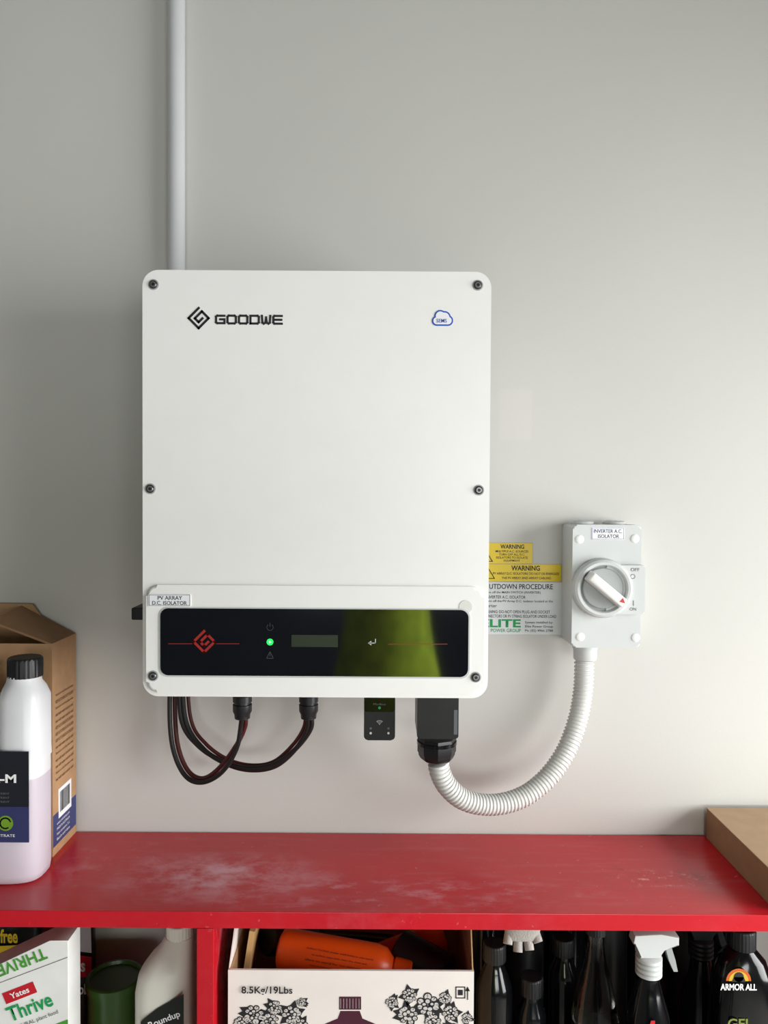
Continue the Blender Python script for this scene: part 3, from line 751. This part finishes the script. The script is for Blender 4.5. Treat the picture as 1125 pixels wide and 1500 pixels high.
# ------------------------------------------------------------------ left bay items
def pouch(nm, px0, px1, y, ztop, m, t=.02):
    g = group(nm); a = W(px0, 1430, y).x; b = W(px1, 1430, y).x; cx = (a+b)/2; hx = (b-a)/2
    loft('bag', [(BZ, cx, y, hx*.92, t*.8, 3), (BZ+.015, cx, y, hx, t, 3), (BZ+.12, cx, y, hx*.99, t, 2.6), (ztop-.05, cx, y, hx*.98, t*.75, 2.4), (ztop-.012, cx, y, hx*.98, t*.15, 2.4), (ztop, cx, y, hx*.98, .001, 2.2)], m, g)
    return g
mat('bag_black', (25, 30, 26), .3); mat('bag_dark', (38, 34, 36), .3); mat('yellow', (225, 200, 30), .4)
g = pouch('fertiliser_bag', -55, 62, -.045, .958, M('bag_black'), .024)
T('bag_print', 'free', 0, 1361, 26, 1382, -.0705, M('yellow'), g, bold=.03)
shapes('bag_stripe', [pts([(-40, 1388), (34, 1384), (34, 1404), (-40, 1410)], -.0712)], -.0712, M('yellow'), g)
g = pouch('seed_pouch', 84, 139, -.037, .952, M('bag_dark'), .020)
yp = -.0585
mat('logo_red', (190, 25, 40), .4); mat('silver_pack', (200, 200, 205), .3)
shapes('silver_top', [pts([(100, 1358), (133, 1358), (134, 1396), (102, 1392)], yp+.0002)], yp+.0002, M('silver_pack'), g)
shapes('red_panel', [pts([(94, 1396), (134, 1402), (134, 1432), (96, 1430)], yp)], yp, M('logo_red'), g)
T('brand_print', 'tes', 102, 1407, 125, 1424, yp-.0006, M('ink_white'), g, bold=.03)
T('name_print', 'table', 102, 1441, 134, 1457, yp-.0006, M('ink_white'), g, bold=.02)
# plant food pack with a sloping folded top
g = group('plant_food_box')
mat('pack_white', (228, 230, 226), .4); mat('pack_green', (70, 150, 50), .4)
yk2 = -.195
A = W(98, 1378, yk2)
xr2 = A.x+.0015; xl2 = xr2-.128; zt2 = A.z; sl = .40
dz = sl*(xr2-xl2)
prism('pack', [(xl2, BZ), (xr2, BZ), (xr2, zt2), (xr2-.022, zt2), (xl2, zt2-dz)], yk2+.036, yk2, M('pack_white'), g, bev=.001, seg=2)
ya2 = yk2-.0004
def onp(x_, z_): return (xr2+x_, zt2+z_)
an = math.atan(sl)
shapes('fold_crease', stroke([onp(-.126, -.126*sl-.018), onp(-.001, -.020)], .0007), ya2, M('ink_grey'), g)
def slant(nm, s_, x_, z_, w_, h_, m_, flip=False, bold=.02, dy=0):
    a_ = -an + (math.pi if flip else 0)
    p_ = onp(x_, z_)
    text(nm, s_, Matrix.Translation((p_[0], ya2-.0003-dy, p_[1])) @ Matrix.Rotation(a_, 4, 'Y') @ RX90, w_, h_, M(m_), g, bold=bold)
slant('fold_text', 'THRIVE', -.055, -.026, .062, .014, 'pack_green', True)
shapes('brand_panel', stroke([onp(-.070, -.068), onp(-.046, -.068+.024*sl)], .014), ya2, M('logo_red'), g)
slant('brand_text', 'Yates', -.058, -.063, .024, .007, 'ink_white', dy=.0002)
slant('name_text', 'Thrive', -.046, -.080, .056, .018, 'ink_green')
slant('sub_text', 'NATURAL plant food', -.040, -.097, .060, .006, 'ink_grey', bold=0)
shapes('green_panel', [[onp(-.1275, -.145), onp(-.0005, -.095), onp(-.0005, -.20), onp(-.1275, -.20)]], ya2, M('pack_green'), g)
g = group('plastic_tub')
q = W(165, 1450, -.11); mat('tub_green', (48, 76, 32), .3)
zt_ = W(165, 1456, -.141).z
lathe('tub', [(.030, BZ), (.032, BZ+.004), (.034, zt_-.012), (.034, zt_-.010), (.0365, zt_-.0098), (.0365, zt_-.001), (.035, zt_), (.032, zt_), (.031, zt_-.004)], (q.x, -.103, 0), M('tub_green'), g, seg=40)
g = group('garden_spray_jug')
mat('jug_white', (225, 222, 212), .35, var=.02)
ax = W(203, 1450, -.15).x; bx = W(284, 1450, -.15).x; cj = (ax+bx)/2; hj = (bx-ax)/2
z1_ = W(240, 1432, -.17).z
loft('jug_body', [(BZ, cj, -.15, hj*.95, .034), (BZ+.006, cj, -.15, hj, .037), (z1_-.02, cj, -.15, hj, .037), (z1_, cj+.002, -.15, hj*.95, .036), (z1_+.014, cj+.007, -.15, hj*.80, .031), (z1_+.026, cj+.012, -.148, hj*.62, .024, 2.5), (z1_+.040, cj+.016, -.147, hj*.50, .016, 2.2)], M('jug_white'), g)
cap('jug_cap', cj+.016, -.147, z1_+.038, z1_+.056, .0165, M('jug_white'), g)
Lb = Matrix.Translation((cj+.006, -.1885, z1_-.038))
shapes('jug_label', [[(-.026, -.05), (.026, -.05), (.026, .030), (-.006, .012), (-.026, -.004)]], 0, M('bag_black'), g, mx=Lb)
text('jug_text', 'Roundup', Lb @ Matrix.Translation((.003, -.0005, -.002)) @ Matrix.Rotation(math.radians(-22), 4, 'Y') @ RX90, .040, .010, M('ink_white'), g, bold=.02)

# ------------------------------------------------------------------ right bay bottles
def bprof(r, h, neck, sh, cap_h=.02):
    return [(r*.92, 0), (r, .004), (r, h-sh), (r*.93, h-sh*.75), (r*.62, h-sh*.3), (neck, h-.003), (neck, h)]
def bottle(nm, px, y, r, h, neck, sh, m, cm, hascap=True, sx=1):
    g = group(nm); x = W(px, 1430, y).x
    lathe('body', [(a, b+BZ) for a, b in bprof(r, h, neck, sh)], (x, y, 0), m, g, seg=36, sx=sx)
    if hascap: cap('cap', x, y, BZ+h, BZ+h+.022, neck*1.35, cm, g)
    return g, x
def trigger(g, x, y, z, m, m2, r=.013, sgn=1):
    for i in range(4):
        lathe(f'collar_rib_{i+1}', [(r*.9, z+i*.006), (r*1.06, z+.0012+i*.006), (r*1.06, z+.0045+i*.006), (r*.9, z+.006+i*.006)], (x, y, 0), m, g, seg=28)
    z2 = z+.024
    pr = [(-.014, 0), (.012, 0), (.014, .012), (.034, .016), (.034, .026), (.012, .030), (-.020, .028), (-.022, .018), (-.014, .012)]
    prism('trigger_head', [(x+a*sgn, z2+b) for a, b in pr], y+.009, y-.009, m, g, bev=.002, seg=2)
    prism('trigger_lever', [(x+a*sgn, z2+b) for a, b in [(.018, .014), (.025, .015), (.031, -.004), (.034, -.018), (.029, -.018), (.023, -.004)]], y+.005, y-.005, m2, g)
mat('dark_glass', (14, 18, 20), .15)
bottle('cleaner_bottle', 724, -.125, .0235, .212, .011, .04, M('black_gloss'), M('black_plastic'))
bottle('oil_bottle', 779, -.130, .0185, .172, .011, .03, M('dark_glass'), M('black_plastic'))
bottle('oil_bottle', 825, -.090, .0190, .200, .011, .03, M('black_gloss'), M('black_plastic'))
for i, px in enumerate((707, 767, 827, 887, 947, 1007, 1067)):
    bottle('oil_bottle', px, -.035, .0275, .262, .020, .02, M('black_plastic' if i % 2 else 'black_gloss'), M('black_plastic'))
# glove
g = group('work_glove')
mat('glove', (170, 166, 160), .9, var=.12, bump=.4, bscale=500)
q = W(762, 1380, -.150)
for i, (dx, l, a) in enumerate(((-.015, .016, -16), (-.005, .024, -5), (.005, .022, 6), (.014, .014, 18))):
    d = Vector((math.sin(math.radians(a)), -.25, -math.cos(math.radians(a))))
    s0 = Vector((q.x+dx, -.165, .955)); tube(f'finger_{i+1}', [s0, s0+d*l*.5, s0+d*l+Vector((0, -.003, 0))], .0058, M('glove'), g, n=10)
loft('palm', [(.944, q.x-.001, -.165, .021, .009, 2.5), (.958, q.x, -.165, .022, .010, 2.5), (.977, q.x, -.163, .018, .009, 2.5)], M('glove'), g)
# clear bottle
mat('clear_green', (232, 238, 233), .04, trans=1, var=.01)
g = group('clear_squeeze_bottle'); x = W(872, 1440, -.155).x
lathe('body', [(.028, BZ), (.030, BZ+.005), (.030, .80), (.028, .845), (.022, .875), (.013, .91), (.010, .93), (.010, .945)], (x, -.155, 0), M('clear_green'), g, seg=40)
lathe('liquid', [(.026, BZ+.003), (.028, BZ+.006), (.028, .80), (.025, .835)], (x, -.155, 0), M('dark_glass'), g, seg=40)
cap('cap', x, -.155, .945, .966, .013, M('black_plastic'), g)
# white sprayer
g, x = bottle('trigger_spray_bottle', 950, -.168, .0265, .219, .013, .06, M('black_gloss'), M('black_plastic'), False)
trigger(g, x, -.168, BZ+.221, M('grey_plastic'), M('grey_plastic_dark'), .0150)
shapes('red_flash', [[(x-.012, .835), (x-.006, .862), (x-.001, .862), (x-.004, .800), (x-.010, .800)]], -.1955, M('logo_red'), g)
g, x = bottle('trigger_spray_bottle', 1026, -.094, .0245, .198, .013, .07, M('black_gloss'), M('black_plastic'), False)
trigger(g, x, -.094, BZ+.200, M('black_plastic'), M('black_plastic'), .0150)
# car care bottle
g = group('car_care_bottle')
yb2 = -.160; x = W(1086, 1440, yb2).x
loft('body', [(BZ, x, yb2, .036, .024), (BZ+.005, x, yb2, .038, .026), (.86, x, yb2, .037, .026), (.895, x, yb2, .034, .025), (.918, x, yb2, .027, .021, 2.5), (.932, x, yb2, .014, .014, 2)], M('black_gloss'), g)
cap('cap', x, yb2, .932, .956, .016, M('black_plastic'), g)
ya = yb2-.0266
q = W(1082, 1437, ya); mat('logo_orange', (190, 90, 28), .4); mat('logo_yellow', (200, 165, 50), .4)
zb_ = q.z
shapes('logo_arch', [arc(q.x, zb_, .0150, 0, 180, 20)], ya, M('logo_orange'), g)
shapes('logo_sun', [arc(q.x, zb_, .0118, 0, 180, 20)], ya-.0002, M('logo_yellow'), g)
shapes('logo_helmet', [circ(q.x, zb_+.005, .0060), [(q.x-.0085, zb_-.001), (q.x+.0085, zb_-.001), (q.x+.006, zb_+.005), (q.x-.006, zb_+.005)]], ya-.0004, M('ink_black'), g)
T('logo_name', 'ARMOR ALL', 1055, 1441, 1109, 1451, ya-.0002, M('ink_white'), g, bold=.03)
mat('lime', (112, 122, 58), .4)
T('product_name', 'GEL', 1066, 1492, 1102, 1507, ya-.0002, M('lime'), g, bold=.02)

# ------------------------------------------------------------------ photographer (seen only as a reflection in the display)
def person():
    V = []; E = []; R = []
    def add(co, r, par=None):
        V.append(co); R.append((r[1], r[0]))
        if par is not None: E.append((par, len(V)-1))
        return len(V)-1
    Y = -1.55; X = .01
    pel = add((X, Y, .92), (.235, .14)); wa = add((X, Y, 1.08), (.23, .135), pel); ch = add((X, Y, 1.26), (.22, .13), wa); up = add((X*.6, Y, 1.39), (.16, .10), ch)
    nk = add((.01, Y+.01, 1.50), (.055, .055), up); hd = add((.0, Y+.02, 1.58), (.075, .085), nk); hd2 = add((.0, Y+.02, 1.66), (.078, .092), hd); add((.0, Y+.01, 1.73), (.05, .06), hd2)
    for s in (-1, 1):
        hp = add((X+s*.10, Y, .80), (.10, .105), pel); kn = add((X+s*.11, Y+.02, .48), (.062, .062), hp); an = add((X+s*.12, Y-.01, .10), (.04, .042), kn); add((X+s*.13, Y+.13, .045), (.04, .03), an)
        sh = add((s*.195, Y, 1.405), (.06, .06), up); el = add((s*.30, Y+.12, 1.24), (.045, .045), sh); wr = add((s*.11, Y+.33, 1.39), (.028, .028), el); hn = add((s*.082, Y+.365, 1.43), (.030, .018), wr)
        for f in range(4):
            a = add((s*.072, Y+.375+.008*f-.01, 1.455+.014*f-.01), (.009, .009), hn); add((s*.045, Y+.380+.004*f, 1.46+.014*f-.01), (.008, .008), a)
        a = add((s*.06, Y+.36, 1.425), (.010, .010), hn); add((s*.04, Y+.365, 1.43), (.009, .009), a)
    me = bpy.data.meshes.new('person'); me.from_pydata(V, E, [])
    o = bpy.data.objects.new('person', me); sc.collection.objects.link(o)
    md = o.modifiers.new('skin', 'SKIN'); md.use_smooth_shade = True
    for i, d in enumerate(me.skin_vertices[0].data): d.radius = R[i]; d.use_root = (i == 0)
    s_ = o.modifiers.new('sub', 'SUBSURF'); s_.levels = 2; s_.render_levels = 2
    bpy.context.view_layer.update()
    m2 = bpy.data.meshes.new_from_object(o.evaluated_get(bpy.context.evaluated_depsgraph_get()))
    o.modifiers.clear(); o.data = m2
    mat('hi_vis', (185, 215, 50), .85, var=.4, scale=14); mat('navy_cloth', (28, 32, 48), .9); mat('skin', (196, 145, 118), .6); mat('hair', (50, 38, 30), .8)
    m2.materials.clear()
    for k_ in ('hi_vis', 'navy_cloth', 'skin', 'hair'): m2.materials.append(M(k_))
    for p_ in m2.polygons:
        c_ = p_.center; p_.use_smooth = True
        if c_.z < .80: p_.material_index = 1
        elif c_.z > 1.68 or (c_.z > 1.58 and c_.y < Y-.02): p_.material_index = 3
        elif c_.z > 1.49 or c_.y > Y+.27: p_.material_index = 2
        else: p_.material_index = 0
    g = group('photographer'); o.parent = g; o.name = 'body'
    for s in (-1, 1):
        lathe('eye', [(.001, -.008), (.008, -.004), (.010, 0), (.008, .004)], (s*.03, Y+.112, 1.635), M('ink_white'), g, seg=12)
    box('phone', -.075, .075, -1.165, -1.157, 1.452, 1.525, M('black_plastic'), g, bev=.003)
person()

# recentre group origins on their contents
bpy.context.view_layer.update()
for e in [o for o in sc.objects if o.type == 'EMPTY' and o.parent is None]:
    pv = []
    for ch in e.children_recursive:
        if ch.type == 'MESH': pv += [ch.matrix_world @ Vector(q) for q in ch.bound_box]
    if not pv: continue
    lo = Vector([min(v[i] for v in pv) for i in range(3)]); hi = Vector([max(v[i] for v in pv) for i in range(3)])
    c0 = (lo+hi)/2; c0.z = lo.z
    for ch in e.children: ch.location = Vector(ch.location)-c0
    e.location = c0
bpy.context.view_layer.update()
